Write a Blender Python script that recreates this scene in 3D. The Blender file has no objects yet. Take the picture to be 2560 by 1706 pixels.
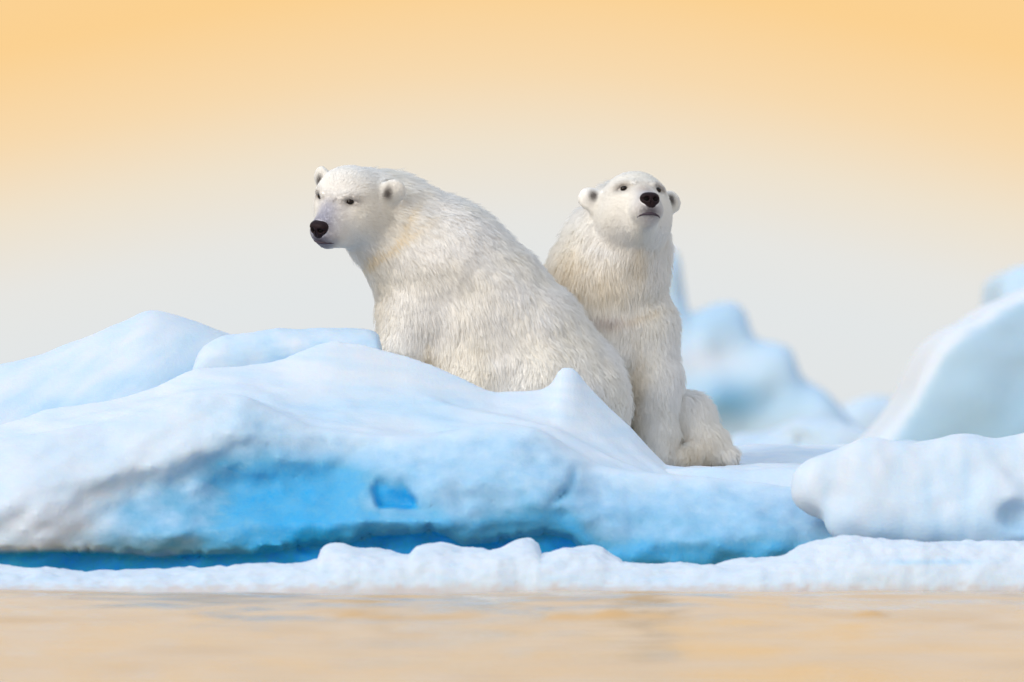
import bpy, math, time
import numpy as np
from mathutils import Vector, kdtree

# ----------------------------------------------------------------- camera, sky, sun, exposure
S, D, CAMZ, HOR = 520.0, 30.0, 0.70, 1080.0        # px per metre at the bears, their distance, eye height, horizon row
sc = bpy.context.scene
COL = sc.collection
cam_d = bpy.data.cameras.new('camera'); cam = bpy.data.objects.new('camera', cam_d); COL.objects.link(cam)
cam.location = (0, -D, CAMZ); cam.rotation_euler = (math.radians(90), 0, 0)
cam_d.sensor_width = 36; cam_d.lens = 36 * D * S / 2560
cam_d.shift_y = (HOR - 853) / 2560
cam_d.clip_start = 0.5; cam_d.clip_end = 6000
cam_d.dof.use_dof = True; cam_d.dof.focus_distance = D - 0.1
cam_d.dof.aperture_fstop = (cam_d.lens / 1000) / 0.11
sc.camera = cam

SUN_DIR = Vector((-0.58, -0.64, 0.44)).normalized()  # towards the veiled sun: low, left and behind the camera
sun_el = math.asin(SUN_DIR.z); sun_az = math.atan2(SUN_DIR.x, SUN_DIR.y)
w = bpy.data.worlds.new('World'); sc.world = w; w.use_nodes = True
nt = w.node_tree; nt.nodes.clear(); N = nt.nodes.new; L = nt.links.new
out = N('ShaderNodeOutputWorld'); bg = N('ShaderNodeBackground'); L(bg.outputs[0], out.inputs[0])
SKY, EXPO = 0.10, 1.35
bg.inputs[1].default_value = SKY
sky = N('ShaderNodeTexSky'); sky.sky_type = 'NISHITA'; sky.sun_disc = False
sky.sun_elevation = sun_el; sky.sun_rotation = sun_az; sky.dust_density = 1.0; sky.air_density = 1.0
tc = N('ShaderNodeTexCoord'); nrm = N('ShaderNodeVectorMath'); nrm.operation = 'NORMALIZE'
L(tc.outputs['Generated'], nrm.inputs[0])
sep = N('ShaderNodeSeparateXYZ'); L(nrm.outputs[0], sep.inputs[0])
def math_node(op, a, b=None, c=None):
    m = N('ShaderNodeMath'); m.operation = op
    for i, v in enumerate((a, b, c)):
        if v is None: continue
        if isinstance(v, (int, float)): m.inputs[i].default_value = v
        else: L(v, m.inputs[i])
    return m.outputs[0]
x2 = math_node('POWER', math_node('MULTIPLY', sep.outputs[0], 12.0), 2.0)
bend = math_node('MULTIPLY', math_node('DIVIDE', x2, math_node('ADD', math_node('MULTIPLY', x2, 0.5), 1.0)), 0.019)
elev = math_node('ADD', sep.outputs[2], bend)
ramp = N('ShaderNodeValToRGB'); L(math_node('DIVIDE', elev, 0.4), ramp.inputs[0])
stops = [(0.0, (.75, .78, .795)), (.024, (.77, .795, .80)), (.034, (.80, .795, .765)), (.046, (.86, .765, .62)),
         (.058, (.93, .70, .43)), (.073, (.97, .64, .285)), (.12, (.97, .66, .33)), (.21, (.97, .70, .41)), (.385, (1.00, 1.10, 1.22))]
el = ramp.color_ramp.elements
while len(el) < len(stops): el.new(0.5)
for e, (p, c) in zip(el, stops):
    e.position = p / 0.4; e.color = (*[v / SKY / 2 ** EXPO for v in c], 1)
mr = N('ShaderNodeMapRange'); mr.interpolation_type = 'SMOOTHSTEP'
L(elev, mr.inputs[0]); mr.inputs[1].default_value = 0.20; mr.inputs[2].default_value = 0.60; mr.inputs[4].default_value = 0.35   # thin bright overcast lets part of the blue through
mx = N('ShaderNodeMix'); mx.data_type = 'RGBA'
L(mr.outputs[0], mx.inputs[0]); L(ramp.outputs[0], mx.inputs[6]); L(sky.outputs[0], mx.inputs[7])
L(mx.outputs[2], bg.inputs[0])

sun_d = bpy.data.lights.new('sun', 'SUN'); sun = bpy.data.objects.new('sun', sun_d); COL.objects.link(sun)
sun_d.energy = 0.8; sun_d.angle = math.radians(35); sun_d.color = (1.0, 0.92, 0.82)
sun.rotation_euler = SUN_DIR.to_track_quat('Z', 'Y').to_euler()
sun.location = (-8, 2, 9)
sc.view_settings.view_transform = 'Standard'; sc.view_settings.look = 'None'
sc.view_settings.exposure = EXPO; sc.view_settings.gamma = 1.0
sc.cycles_curves.shape = 'RIBBONS'
sc.cycles.max_bounces = 12; sc.cycles.diffuse_bounces = 7; sc.cycles.glossy_bounces = 3

# ----------------------------------------------------------------- helpers
rng = np.random.default_rng(7)
def W(px, py, y):                                   # picture row and column at depth y -> metres
    k = (D + y) / D / S
    return np.array([(px - 1280) * k, y, CAMZ - (py - HOR) * k])
def XZ(pts, y, q=1.088):                            # profile points (2353-wide picture) -> arrays of x, z at depth y
    a = np.array([W(p[0] * q, p[1] * q, y) for p in pts])
    return a[:, 0], a[:, 2]
def inv(v):                                         # metres -> 2353-wide picture columns and rows
    k = (D + v[:, 1]) / D / S
    return (v[:, 0] / k + 1280) / 1.088, (HOR - (v[:, 2] - CAMZ) / k) / 1.088
def hash01(ix, iy, iz, seed):
    h = (ix.astype(np.int64) * 374761393 + iy.astype(np.int64) * 668265263 + iz.astype(np.int64) * 2147483647 + seed * 974711) & 0x7fffffff
    h = ((h ^ (h >> 13)) * 1274126177) & 0x7fffffff
    return ((h ^ (h >> 16)) & 0xffff) / 65535.0
def noise2(x, y, seed=0):
    x, y = np.broadcast_arrays(np.asarray(x, float), np.asarray(y, float))
    ix, iy = np.floor(x), np.floor(y); fx, fy = x - ix, y - iy
    z = np.zeros_like(ix); r = 0
    sx, sy = fx * fx * fx * (fx * (fx * 6 - 15) + 10), fy * fy * fy * (fy * (fy * 6 - 15) + 10)
    for dx in (0, 1):
        for dy in (0, 1):
            a = hash01(ix + dx, iy + dy, z, seed) * 2 * np.pi
            g = np.cos(a) * (fx - dx) + np.sin(a) * (fy - dy)
            r = r + g * (sx if dx else 1 - sx) * (sy if dy else 1 - sy)
    return r * 1.5
def fbm2(x, y, seed=0, octv=4, gain=.5):
    r, a = 0, 1.0
    for o in range(octv):
        r = r + a * noise2(x * 2 ** o + 13.7 * o, y * 2 ** o + 7.1 * o, seed + o); a *= gain
    return r
def noise3(p, seed=0):
    i = np.floor(p); f = p - i; s = f * f * f * (f * (f * 6 - 15) + 10); r = 0
    for dx in (0, 1):
        for dy in (0, 1):
            for dz in (0, 1):
                h1 = hash01(i[:, 0] + dx, i[:, 1] + dy, i[:, 2] + dz, seed) * 2 - 1
                h2 = hash01(i[:, 0] + dx, i[:, 1] + dy, i[:, 2] + dz, seed + 91) * 2 * np.pi
                q = np.sqrt(1 - h1 * h1)
                g = q * np.cos(h2) * (f[:, 0] - dx) + q * np.sin(h2) * (f[:, 1] - dy) + h1 * (f[:, 2] - dz)
                r = r + g * (s[:, 0] if dx else 1 - s[:, 0]) * (s[:, 1] if dy else 1 - s[:, 1]) * (s[:, 2] if dz else 1 - s[:, 2])
    return r * 1.5
def fbm3(p, seed=0, octv=4, gain=.5):
    r, a = 0, 1.0
    for o in range(octv):
        r = r + a * noise3(p * 2 ** o + 5.3 * o, seed + o); a *= gain
    return r
def sstep(a, b, x):
    t = np.clip((x - a) / (b - a), 0, 1); return t * t * (3 - 2 * t)
def smin(a, b, k):
    h = np.maximum(k - np.abs(a - b), 0) / k
    return np.minimum(a, b) - h * h * k * .25
def smax(a, b, k): return -smin(-a, -b, k)
def gauss(u, v, cu, cv, su, sv, rot=0):
    c, s = math.cos(rot), math.sin(rot); du, dv = u - cu, v - cv
    return np.exp(-(((du * c + dv * s) / su) ** 2 + ((-du * s + dv * c) / sv) ** 2))

def round_cone(p, a, b, r1, r2):
    ba = b - a; l2 = ba @ ba; t = np.clip(((p - a) @ ba) / l2, 0, 1)
    return np.linalg.norm(p - a - t[:, None] * ba, axis=1) - (r1 + (r2 - r1) * t)
def surface_nets(vol, origin, h):
    s = vol < 0
    nx, ny, nz = vol.shape
    c = np.zeros((nx - 1, ny - 1, nz - 1), np.int8)
    for a in (0, 1):
        for b in (0, 1):
            for d in (0, 1):
                c += s[a:nx - 1 + a, b:ny - 1 + b, d:nz - 1 + d]
    ids = np.argwhere((c > 0) & (c < 8))
    idx = np.full(c.shape, -1, np.int64); idx[tuple(ids.T)] = np.arange(len(ids))
    pos = np.zeros((len(ids), 3)); cnt = np.zeros(len(ids))
    cor = [(a, b, d) for a in (0, 1) for b in (0, 1) for d in (0, 1)]
    for a in cor:
        for b in cor:
            if sum(abs(p - q) for p, q in zip(a, b)) != 1 or a > b: continue
            va = vol[tuple((ids + a).T)].astype(float); vb = vol[tuple((ids + b).T)].astype(float)
            m = (va < 0) != (vb < 0)
            t = np.where(m, va / np.where(m, va - vb, 1), 0)
            pos += m[:, None] * (np.array(a) + t[:, None] * (np.array(b) - np.array(a))); cnt += m
    v = (ids + pos / cnt[:, None]) * h + np.array(origin)
    F = []
    for ax in range(3):
        o1, o2 = (ax + 1) % 3, (ax + 2) % 3
        lo = [slice(None)] * 3; hi = [slice(None)] * 3; lo[ax] = slice(0, -1); hi[ax] = slice(1, None)
        ch = s[tuple(lo)] != s[tuple(hi)]
        e = np.argwhere(ch)
        e = e[(e[:, o1] > 0) & (e[:, o2] > 0) & (e[:, o1] < vol.shape[o1] - 1) & (e[:, o2] < vol.shape[o2] - 1)]
        st = s[tuple(e.T)]
        q = []
        for d1, d2 in ((-1, -1), (0, -1), (0, 0), (-1, 0)):
            g = e.copy(); g[:, o1] += d1; g[:, o2] += d2; q.append(idx[tuple(g.T)])
        q = np.stack(q, 1); q[~st] = q[~st][:, ::-1]
        F.append(q)
    return v, np.concatenate(F)

def make_mesh(name, v, f, mat, parent=None, attrs=None, smooth=True):
    me = bpy.data.meshes.new(name)
    v = np.asarray(v, np.float32); f = np.asarray(f, np.int32)
    me.vertices.add(len(v)); me.vertices.foreach_set('co', v.ravel())
    k = f.shape[1]
    me.loops.add(f.size); me.loops.foreach_set('vertex_index', f.ravel())
    me.polygons.add(len(f)); me.polygons.foreach_set('loop_start', np.arange(0, f.size, k, dtype=np.int32))
    me.polygons.foreach_set('loop_total', np.full(len(f), k, np.int32))
    me.update(calc_edges=True); me.validate()
    me.polygons.foreach_set('use_smooth', np.full(len(me.polygons), smooth))
    for an, arr in (attrs or {}).items():
        arr = np.asarray(arr, np.float32)
        if arr.ndim == 1:
            a = me.attributes.new(an, 'FLOAT', 'POINT'); a.data.foreach_set('value', arr)
        else:
            a = me.attributes.new(an, 'FLOAT_COLOR', 'POINT')
            a.data.foreach_set('color', np.c_[arr, np.ones(len(arr), np.float32)].astype(np.float32).ravel())
    me.materials.append(mat)
    o = bpy.data.objects.new(name, me); COL.objects.link(o); o.parent = parent
    return o
def normals_of(v, f):
    n = np.zeros_like(v); fn = np.cross(v[f[:, 2]] - v[f[:, 0]], v[f[:, 3]] - v[f[:, 1]])
    for k in range(4):
        for c in range(3): n[:, c] += np.bincount(f[:, k], fn[:, c], len(v))
    return n / np.maximum(np.linalg.norm(n, axis=1, keepdims=True), 1e-12)
def relax(v, f, it=2, lam=.5):
    for _ in range(it):
        a = np.zeros_like(v); c = np.zeros(len(v))
        for k in range(4):
            i, j = f[:, k], f[:, (k + 1) % 4]
            for q in range(3): a[:, q] += np.bincount(i, v[j, q], len(v)) + np.bincount(j, v[i, q], len(v))
            c += np.bincount(i, minlength=len(v)) + np.bincount(j, minlength=len(v))
        v = v + lam * (a / np.maximum(c, 1)[:, None] - v)
    return v
def tag(o, label=None, cat=None, group=None, kind=None):
    for k, x in (('label', label), ('category', cat), ('group', group), ('kind', kind or ('thing' if cat else None))):
        if x: o[k] = x
    return o

# ----------------------------------------------------------------- materials
def new_mat(name):
    m = bpy.data.materials.new(name); m.use_nodes = True
    m.node_tree.nodes.clear()
    return m, m.node_tree.nodes.new, m.node_tree.links.new
def ice_material(name='snow_and_ice', grain=1.0):
    m, N, L = new_mat(name)
    o = N('ShaderNodeOutputMaterial'); b = N('ShaderNodeBsdfPrincipled'); L(b.outputs[0], o.inputs[0])
    tcn = N('ShaderNodeTexCoord')
    at = N('ShaderNodeAttribute'); at.attribute_name = 'blue'
    ad = N('ShaderNodeAttribute'); ad.attribute_name = 'dirt_shade'
    n1 = N('ShaderNodeTexNoise'); n1.inputs['Scale'].default_value = 9; n1.inputs['Detail'].default_value = 8; n1.inputs['Roughness'].default_value = .6
    n2 = N('ShaderNodeTexNoise'); n2.inputs['Scale'].default_value = 60; n2.inputs['Detail'].default_value = 5; n2.inputs['Roughness'].default_value = .7
    for n in (n1, n2): L(tcn.outputs['Object'], n.inputs['Vector'])
    def mth(op, a, bb):
        q = N('ShaderNodeMath'); q.operation = op
        for i, v in enumerate((a, bb)):
            if isinstance(v, (int, float)): q.inputs[i].default_value = v
            else: L(v, q.inputs[i])
        return q.outputs[0]
    jit = mth('ADD', mth('MULTIPLY', mth('SUBTRACT', n1.outputs[0], .5), .10), mth('MULTIPLY', mth('SUBTRACT', n2.outputs[0], .5), .22 * grain))
    jit = mth('MULTIPLY', jit, mth('ADD', mth('MULTIPLY', at.outputs['Fac'], 1.0), .10))
    r = N('ShaderNodeValToRGB'); L(mth('ADD', at.outputs['Fac'], jit), r.inputs[0])
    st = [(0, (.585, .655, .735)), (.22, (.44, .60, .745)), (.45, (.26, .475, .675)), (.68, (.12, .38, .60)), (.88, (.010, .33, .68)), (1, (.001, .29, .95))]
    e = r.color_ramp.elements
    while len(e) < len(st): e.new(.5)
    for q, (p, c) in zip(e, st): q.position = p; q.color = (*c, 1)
    mxn = N('ShaderNodeMix'); mxn.data_type = 'RGBA'; mxn.inputs[7].default_value = (.50, .47, .47, 1)
    L(mth('MULTIPLY', ad.outputs['Fac'], mth('ADD', n1.outputs[0], .3)), mxn.inputs[0]); L(r.outputs[0], mxn.inputs[6])
    L(mxn.outputs[2], b.inputs['Base Color'])
    b.inputs['Roughness'].default_value = .55
    b.inputs['Specular IOR Level'].default_value = .25
    b.inputs['Subsurface Weight'].default_value = 0.35
    b.inputs['Subsurface Radius'].default_value = (.25, .55, 1.0)
    b.inputs['Subsurface Scale'].default_value = .06
    bp = N('ShaderNodeBump'); bp.inputs['Strength'].default_value = .28; bp.inputs['Distance'].default_value = .016
    L(mth('ADD', n1.outputs[0], mth('MULTIPLY', n2.outputs[0], .7)), bp.inputs['Height']); L(bp.outputs[0], b.inputs['Normal'])
    return m
MAT_ICE = ice_material()

def fur_material():
    m, N, L = new_mat('white_fur')
    o = N('ShaderNodeOutputMaterial')
    c = N('ShaderNodeAttribute'); c.attribute_name = 'tint'
    nn = N('ShaderNodeAttribute'); nn.attribute_name = 'skin_normal'
    d = N('ShaderNodeBsdfDiffuse'); t = N('ShaderNodeBsdfTranslucent'); mxs = N('ShaderNodeMixShader'); mxs.inputs[0].default_value = .34
    L(c.outputs['Color'], d.inputs[0]); L(c.outputs['Color'], t.inputs[0])
    L(nn.outputs['Vector'], d.inputs['Normal'])
    L(d.outputs[0], mxs.inputs[1]); L(t.outputs[0], mxs.inputs[2]); L(mxs.outputs[0], o.inputs[0])
    return m
def skin_material():
    m, N, L = new_mat('undercoat')
    o = N('ShaderNodeOutputMaterial'); b = N('ShaderNodeBsdfPrincipled'); L(b.outputs[0], o.inputs[0])
    c = N('ShaderNodeAttribute'); c.attribute_name = 'tint'; L(c.outputs['Color'], b.inputs['Base Color'])
    b.inputs['Roughness'].default_value = .9; b.inputs['Specular IOR Level'].default_value = .1
    return m
def plain_material(name, col, rough, spec=.5, bump=0, scale=200):
    m, N, L = new_mat(name)
    o = N('ShaderNodeOutputMaterial'); b = N('ShaderNodeBsdfPrincipled'); L(b.outputs[0], o.inputs[0])
    t = N('ShaderNodeTexCoord'); n = N('ShaderNodeTexNoise'); n.inputs['Scale'].default_value = scale; L(t.outputs['Object'], n.inputs['Vector'])
    mxn = N('ShaderNodeMix'); mxn.data_type = 'RGBA'; mxn.inputs[6].default_value = (*[v * .7 for v in col], 1); mxn.inputs[7].default_value = (*[v * 1.3 for v in col], 1)
    L(n.outputs[0], mxn.inputs[0]); L(mxn.outputs[2], b.inputs['Base Color'])
    b.inputs['Roughness'].default_value = rough; b.inputs['Specular IOR Level'].default_value = spec
    if bump:
        bp = N('ShaderNodeBump'); bp.inputs['Strength'].default_value = bump; bp.inputs['Distance'].default_value = .003
        L(n.outputs[0], bp.inputs['Height']); L(bp.outputs[0], b.inputs['Normal'])
    return m
MAT_FUR, MAT_SKIN = fur_material(), skin_material()
MAT_NOSE = plain_material('nose_leather', (.013, .006, .008), .5, .14, .5, 260)
MAT_NOSTRIL = plain_material('nostril_dark', (.004, .003, .003), .8, .1)
MAT_EYE = plain_material('eye_dark_brown', (.010, .006, .004), .06, .25)
MAT_LIP = plain_material('lip_dark', (.05, .035, .05), .6, .3, .3, 150)

# ----------------------------------------------------------------- sea
def water_material():
    m, N, L = new_mat('sea_water')
    o = N('ShaderNodeOutputMaterial'); b = N('ShaderNodeBsdfPrincipled'); L(b.outputs[0], o.inputs[0])
    b.inputs['Base Color'].default_value = (.54, .36, .18, 1)
    b.inputs['Roughness'].default_value = .12; b.inputs['IOR'].default_value = 1.33
    t = N('ShaderNodeTexCoord'); mp = N('ShaderNodeMapping'); mp.inputs['Scale'].default_value = (1.2, 4.0, 1); L(t.outputs['Object'], mp.inputs[0])
    n = N('ShaderNodeTexNoise'); n.inputs['Scale'].default_value = 1.6; n.inputs['Detail'].default_value = 5; L(mp.outputs[0], n.inputs['Vector'])
    bp = N('ShaderNodeBump'); bp.inputs['Strength'].default_value = 1.0; bp.inputs['Distance'].default_value = .004
    L(n.outputs[0], bp.inputs['Height']); L(bp.outputs[0], b.inputs['Normal'])
    return m
def grid_faces(nx, ny):
    i, j = np.meshgrid(np.arange(nx - 1), np.arange(ny - 1), indexing='ij')
    a = i * ny + j
    return np.stack([a, a + ny, a + ny + 1, a + 1], -1).reshape(-1, 4)
def sea():
    xs = np.concatenate([[-3000, -600, -120, -30, -10], np.linspace(-5, 5, 251), [10, 30, 120, 600, 3000]])
    ys = np.concatenate([[-200, -60, -28, -20], np.linspace(-15, -1.5, 760), [0, 5, 20, 60, 200, 800, 4000]])
    X, Y = np.meshgrid(xs, ys, indexing='ij')
    amp = sstep(-16, -14, Y) * (1 - sstep(-2.2, -1.6, Y)) * (1 - sstep(4.6, 5, np.abs(X)))
    Z = .028 * fbm2(X * .6, Y * 2.4, 3, 3, .5)
    for (px, py, wd, hh) in [(410, 1420, 40, .02), (565, 1420, 95, .018), (820, 1418, 60, .02), (950, 1420, 85, .024), (1110, 1417, 70, .014), (1390, 1426, 110, .03),
                             (1200, 1392, 70, .015), (1650, 1390, 90, .014), (1700, 1418, 140, .012), (1985, 1418, 40, .03), (2140, 1422, 90, .016), (2250, 1420, 60, .022), (235, 1422, 40, .014)]:
        dist = CAMZ * S * D / (py * 1.088 - HOR); yy = dist - D; xx = (px * 1.088 - 1280) / S * dist / D
        Z = Z + 1.0 * hh * np.exp(-((X - xx) / (wd * 1.3 / S)) ** 2 - ((Y - yy - .03 * noise2(X * 4, X * 0, 9)) / .036) ** 2) * (1 + .6 * noise2(X * 9, Y * 5, 8))
    v = np.stack([X, Y, Z * amp], -1).reshape(-1, 3)
    tag(make_mesh('sea_water', v, grid_faces(len(xs), len(ys)), water_material()), kind='structure')
sea()

# ----------------------------------------------------------------- ice
def loft(name, prof, y0, front, back, x_pad, res, mat, label, cat, group=None, noise=(.06, 3), seed=1, blue=None, dirt_shade=None, q=1.088, pf=.6, pb=1.0, ends=True, base=-.15, crest_w=9.0):
    """A ridge of ice: a crest profile (columns and rows at depth y0) with rounded front and back slopes down to the water."""
    xs, zs = XZ(prof, y0, q)
    if ends:
        xs = np.concatenate([[xs[0] - x_pad], xs, [xs[-1] + x_pad]]); zs = np.concatenate([[base], zs, [base]])
    n = max(8, int((xs[-1] - xs[0]) / res)); X = np.linspace(xs[0], xs[-1], n)
    Zc = np.interp(X, xs, zs)
    if ends: Zc = np.where((X < xs[1]), base + (zs[1] - base) * np.sqrt(np.clip((X - xs[0]) / x_pad, 0, 1)), Zc); Zc = np.where(X > xs[-2], base + (zs[-2] - base) * np.sqrt(np.clip((xs[-1] - X) / x_pad, 0, 1)), Zc)
    m = max(12, int((front + back + 2 * zs.max()) / res)); t = np.linspace(-1, 1, m)
    T, XX = np.meshgrid(t, X); Zl = np.convolve(np.pad(Zc, 40, 'edge'), np.hanning(83)[1:-1] / np.hanning(83).sum(), 'valid'); ZC = np.interp(XX, X, Zc); ZL = np.interp(XX, X, Zl)
    wob = .14 * noise2(XX * 2.3, XX * 0 + seed, seed); kz = np.exp(-((T - wob) / crest_w) ** 2); ZC = ZL * (1 - kz) + ZC * kz
    yoff = np.where(T < 0, T * front, T * back)
    sh = np.where(T < 0, (1 - np.abs(T) ** (1 / pf)) , (1 - np.abs(T) ** (1 / pb)))
    sh = np.where(T < 0, np.clip(1 - np.abs(T) ** 3, 0, 1) ** pf, np.clip(1 - np.abs(T) ** 2.2, 0, 1) ** pb)
    Zs = base + (ZC - base) * sh
    v = np.stack([XX, y0 + yoff, Zs], -1).reshape(-1, 3)
    f = grid_faces(n, m)
    nn = normals_of(v, f)
    if nn[:, 2].mean() < 0: f = f[:, ::-1]; nn = -nn
    d = fbm3(v * noise[1], seed, 4, .5) * noise[0]
    v = v + nn * (d * sstep(base, base + .15, v[:, 2]))[:, None]
    pu, pv = inv(v)
    b = np.full(len(v), .15) if blue is None else np.clip(blue(v, nn, pu, pv), 0, 1)
    dd = np.zeros(len(v)) if dirt_shade is None else np.clip(dirt_shade(v, nn, pu, pv), 0, 1)
    return tag(make_mesh(name, v, f, mat, attrs={'blue': b, 'dirt_shade': dd}), label, cat, group)

# the flat floe that carries both bears
def floe_sheet():
    xs = np.linspace(-5.5, 6.5, 480); ys = np.linspace(-1.25, 3.6, 240)
    X, Y = np.meshgrid(xs, ys, indexing='ij')
    Z = .525 + .10 * sstep(.9, 3.0, Y) + .035 * fbm2(X * 1.1, Y * 1.4, 21, 4) * sstep(.0, 1.2, np.abs(X - .6) + np.maximum(Y - 1, 0)) + .02 * fbm2(X * 3, Y * 3, 5)
    edge = np.minimum.reduce([sstep(-1.25, -.95, Y), 1 - sstep(3.2, 3.6, Y + .25 * noise2(X * 1.3, X * 0 + 3.3, 2)), sstep(-5.5, -5, X), 1 - sstep(6, 6.5, X)])
    Z = -.2 + (Z + .2) * np.sqrt(np.clip(edge, 0, 1))
    v = np.stack([X, Y, Z], -1).reshape(-1, 3)
    pu, pv = inv(v)
    b = np.clip(.09 + .12 * fbm2(v[:, 0] * 1.5, v[:, 1] * 3, 9), 0, .5)
    tag(make_mesh('snow_floe', v, grid_faces(len(xs), len(ys)), MAT_ICE, attrs={'blue': b, 'dirt_shade': np.zeros(len(v))}),
        'flat snow covered floe that both polar bears sit on', 'ice floe')
    return lambda x, y: float(.525 + .10 * sstep(.9, 3.0, np.float64(y)))
floe_sheet()

# the large ridge in front of the bears
def ridge():
    h = .018
    x0, x1, ya, yb_, za, zb = -3.6, 3.2, -2.15, -.25, -.12, 1.28
    xs = np.arange(x0, x1, h); ys = np.arange(ya, yb_, h); zs = np.arange(za, zb, h)
    YC, YB = -.80, -1.42
    crest = [(-400, 1040), (-200, 1000), (0, 975), (60, 958), (100, 941), (180, 930), (250, 920), (300, 907), (360, 888), (420, 858), (450, 846), (560, 840), (610, 833), (650, 824), (690, 806), (720, 795), (745, 786), (770, 783), (820, 789), (870, 801), (940, 820), (1000, 842), (1060, 869),
             (1110, 893), (1135, 901), (1200, 899), (1235, 897), (1255, 890), (1270, 880), (1277, 860), (1287, 848), (1303, 842), (1320, 848), (1330, 858), (1350, 884), (1400, 936), (1450, 982), (1500, 1038), (1530, 1068), (1570, 1074), (1640, 1078), (1700, 1082), (1830, 1098), (1950, 1118), (2050, 1140), (2200, 1180), (2500, 1260)]
    brow = [(-400, 1080), (0, 1010), (150, 985), (300, 958), (420, 915), (480, 903), (560, 905), (640, 948), (700, 978), (800, 992), (900, 1000), (1000, 997), (1070, 983), (1140, 968), (1200, 975), (1260, 992), (1330, 1045), (1400, 1078), (1500, 1088), (1650, 1095), (1830, 1118), (1950, 1140), (2050, 1165), (2200, 1200), (2500, 1280)]
    lip = [(-400, 1258), (0, 1262), (100, 1258), (200, 1260), (290, 1264), (360, 1272), (420, 1264), (560, 1262), (620, 1258), (680, 1247), (790, 1242), (860, 1221), (930, 1218), (1000, 1210), (1030, 1224), (1060, 1242), (1120, 1238), (1170, 1228), (1210, 1220), (1260, 1218), (1310, 1228), (1345, 1262), (1380, 1295), (1450, 1308), (1600, 1310), (1720, 1300), (1810, 1292), (2500, 1300)]
    xc, zc = XZ(crest, YC); xb, zbw = XZ(brow, YB); xl, zl = XZ(lip, YB - .35)
    cz = np.interp(xs, xc, zc); bz = np.interp(xs, xb, zbw); lz = np.interp(xs, xl, zl)
    k5 = np.ones(5) / 5; bz = np.convolve(np.pad(bz, 4, 'edge'), np.ones(9) / 9, 'valid')
    cz_s = np.convolve(np.pad(cz, 12, 'edge'), np.ones(25) / 25, 'valid')
    X, Y = np.meshgrid(xs, ys, indexing='ij')
    t = np.clip((Y - YB) / (YC - YB), 0, 1)
    sharp = sstep(.4, .95, t)                                         # narrow bumps of the crest fade towards the brow
    CZ = cz_s[:, None] * (1 - sharp) + cz[:, None] * sharp
    hollow = -.10 * np.sin(np.pi * t) * (.5 + np.clip(CZ - bz[:, None], 0, .5))
    top = bz[:, None] * (1 - t ** 1.1) + CZ * t ** 1.1 + hollow
    top += (.030 * fbm2(X * 1.4, Y * 4.5 + X * .8, 31, 4, .5) + .012 * fbm2(X * 4, Y * 9, 77, 3)) * (np.sin(np.pi * np.clip(t, 0, 1)) * .9 + .12)
    back = np.clip((Y - YC) / .42, 0, 1)
    floor = .45
    top = np.where(Y > YC, floor + (np.maximum(CZ, floor + .01) - floor) * (1 - sstep(0, 1, back)), top)
    # front surface
    XX, ZZ = np.meshgrid(xs, zs, indexing='ij')
    kf = (D - 1.7) / D / S
    U = (XX / kf + 1280) / 1.088; V = (HOR - (ZZ - CAMZ) / kf) / 1.088
    BZ = bz[:, None]; LZ = lz[:, None]
    r = np.clip((BZ - ZZ) / np.maximum(BZ - LZ, .05), -.3, 1.3)      # 0 brow ... 1 lip
    yf = YB - .02 - .34 * np.sin(np.clip(r, 0, 1) * np.pi * .62)
    yf += .10 * gauss(U, V, 640, 1110, 230, 70, .05) + .09 * gauss(U, V, 560, 1135, 300, 65) + .05 * gauss(U, V, 820, 1060, 120, 50)   # scooped hollow
    yf -= .06 * gauss(U, V, 300, 1060, 220, 70, -.38) + .10 * gauss(U, V, 60, 1120, 130, 150)                                       # draped overhang
    yf -= .05 * gauss(U, V, 1130, 1100, 170, 80) + .05 * gauss(U, V, 430, 1230, 130, 28) + .06 * gauss(U, V, 900, 1200, 170, 18)
    ov = 1140 - (U - 160) * .33 + 10 * noise2(U / 34, U * 0 + .5, 4) + 22 * noise2(U / 95, U * 0 + 1.5, 6)                             # lower edge of the drape
    yf += .055 * sstep(-14, 34, V - ov) * sstep(100, 200, U) * (1 - sstep(460, 640, U))
    st = fbm2(U / 95 + V / 70, V / 210 - U / 420, 51, 3); yf += .014 * st * (1 - sstep(420, 620, U)) + .006 * st
    rt = .45 + .55 * sstep(350, 700, U)
    yf += rt * (.034 * fbm2(U / 120, V / 70, 61, 4, .5) + .005 * fbm2(U / 36, V / 26, 66, 3, .5) + .0015 * fbm2(U / 10, V / 9, 68, 2))
    yf += .03 * gauss(U, V, 440, 1120, 30, 22, -.7) * 0 - .035 * gauss(U, V, 455, 1118, 30, 26, -.6)
    # holes
    def hollow_at(u, q):
        wv = 9 * noise2(u / 40, q / 30, 5)
        lft = 858 + .004 * np.maximum(q - 1120, 0) ** 2; rgt = 948 + .5 * (q - 1140)
        return sstep(1080, 1150, q + wv) * (1 - sstep(1164, 1173, q + .3 * wv)) * sstep(-10, 8, u - lft + wv) * (1 - sstep(-14, 10, u - rgt + 1.5 * wv))
    hole = hollow_at(U, V)
    yf += .11 * hole
    yf += .05 * gauss(U, V, 1316, 1098, 10, 24, .25) + .045 * gauss(U, V, 1288, 1142, 9, 26, .9)
    under = sstep(.004, -.032, ZZ - LZ - .020 * fbm2(U / 22, U * 0 + 2.2, 15, 4, .6))
    yf += .13 * under
    vol = smax((zs[None, None, :] - top[:, :, None]), (yf[:, None, :] - ys[None, :, None]) * .8, .032)
    vol = vol.astype(np.float32)
    # close sides
    vol[0] = np.maximum(vol[0], .01); vol[-1] = np.maximum(vol[-1], .01); vol[:, -1] = np.maximum(vol[:, -1], .01); vol[:, :, 0] = np.maximum(vol[:, :, 0], .01); vol[:, 0] = np.maximum(vol[:, 0], .01)
    v, f = surface_nets(vol, (x0, ya, za), h)
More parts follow.
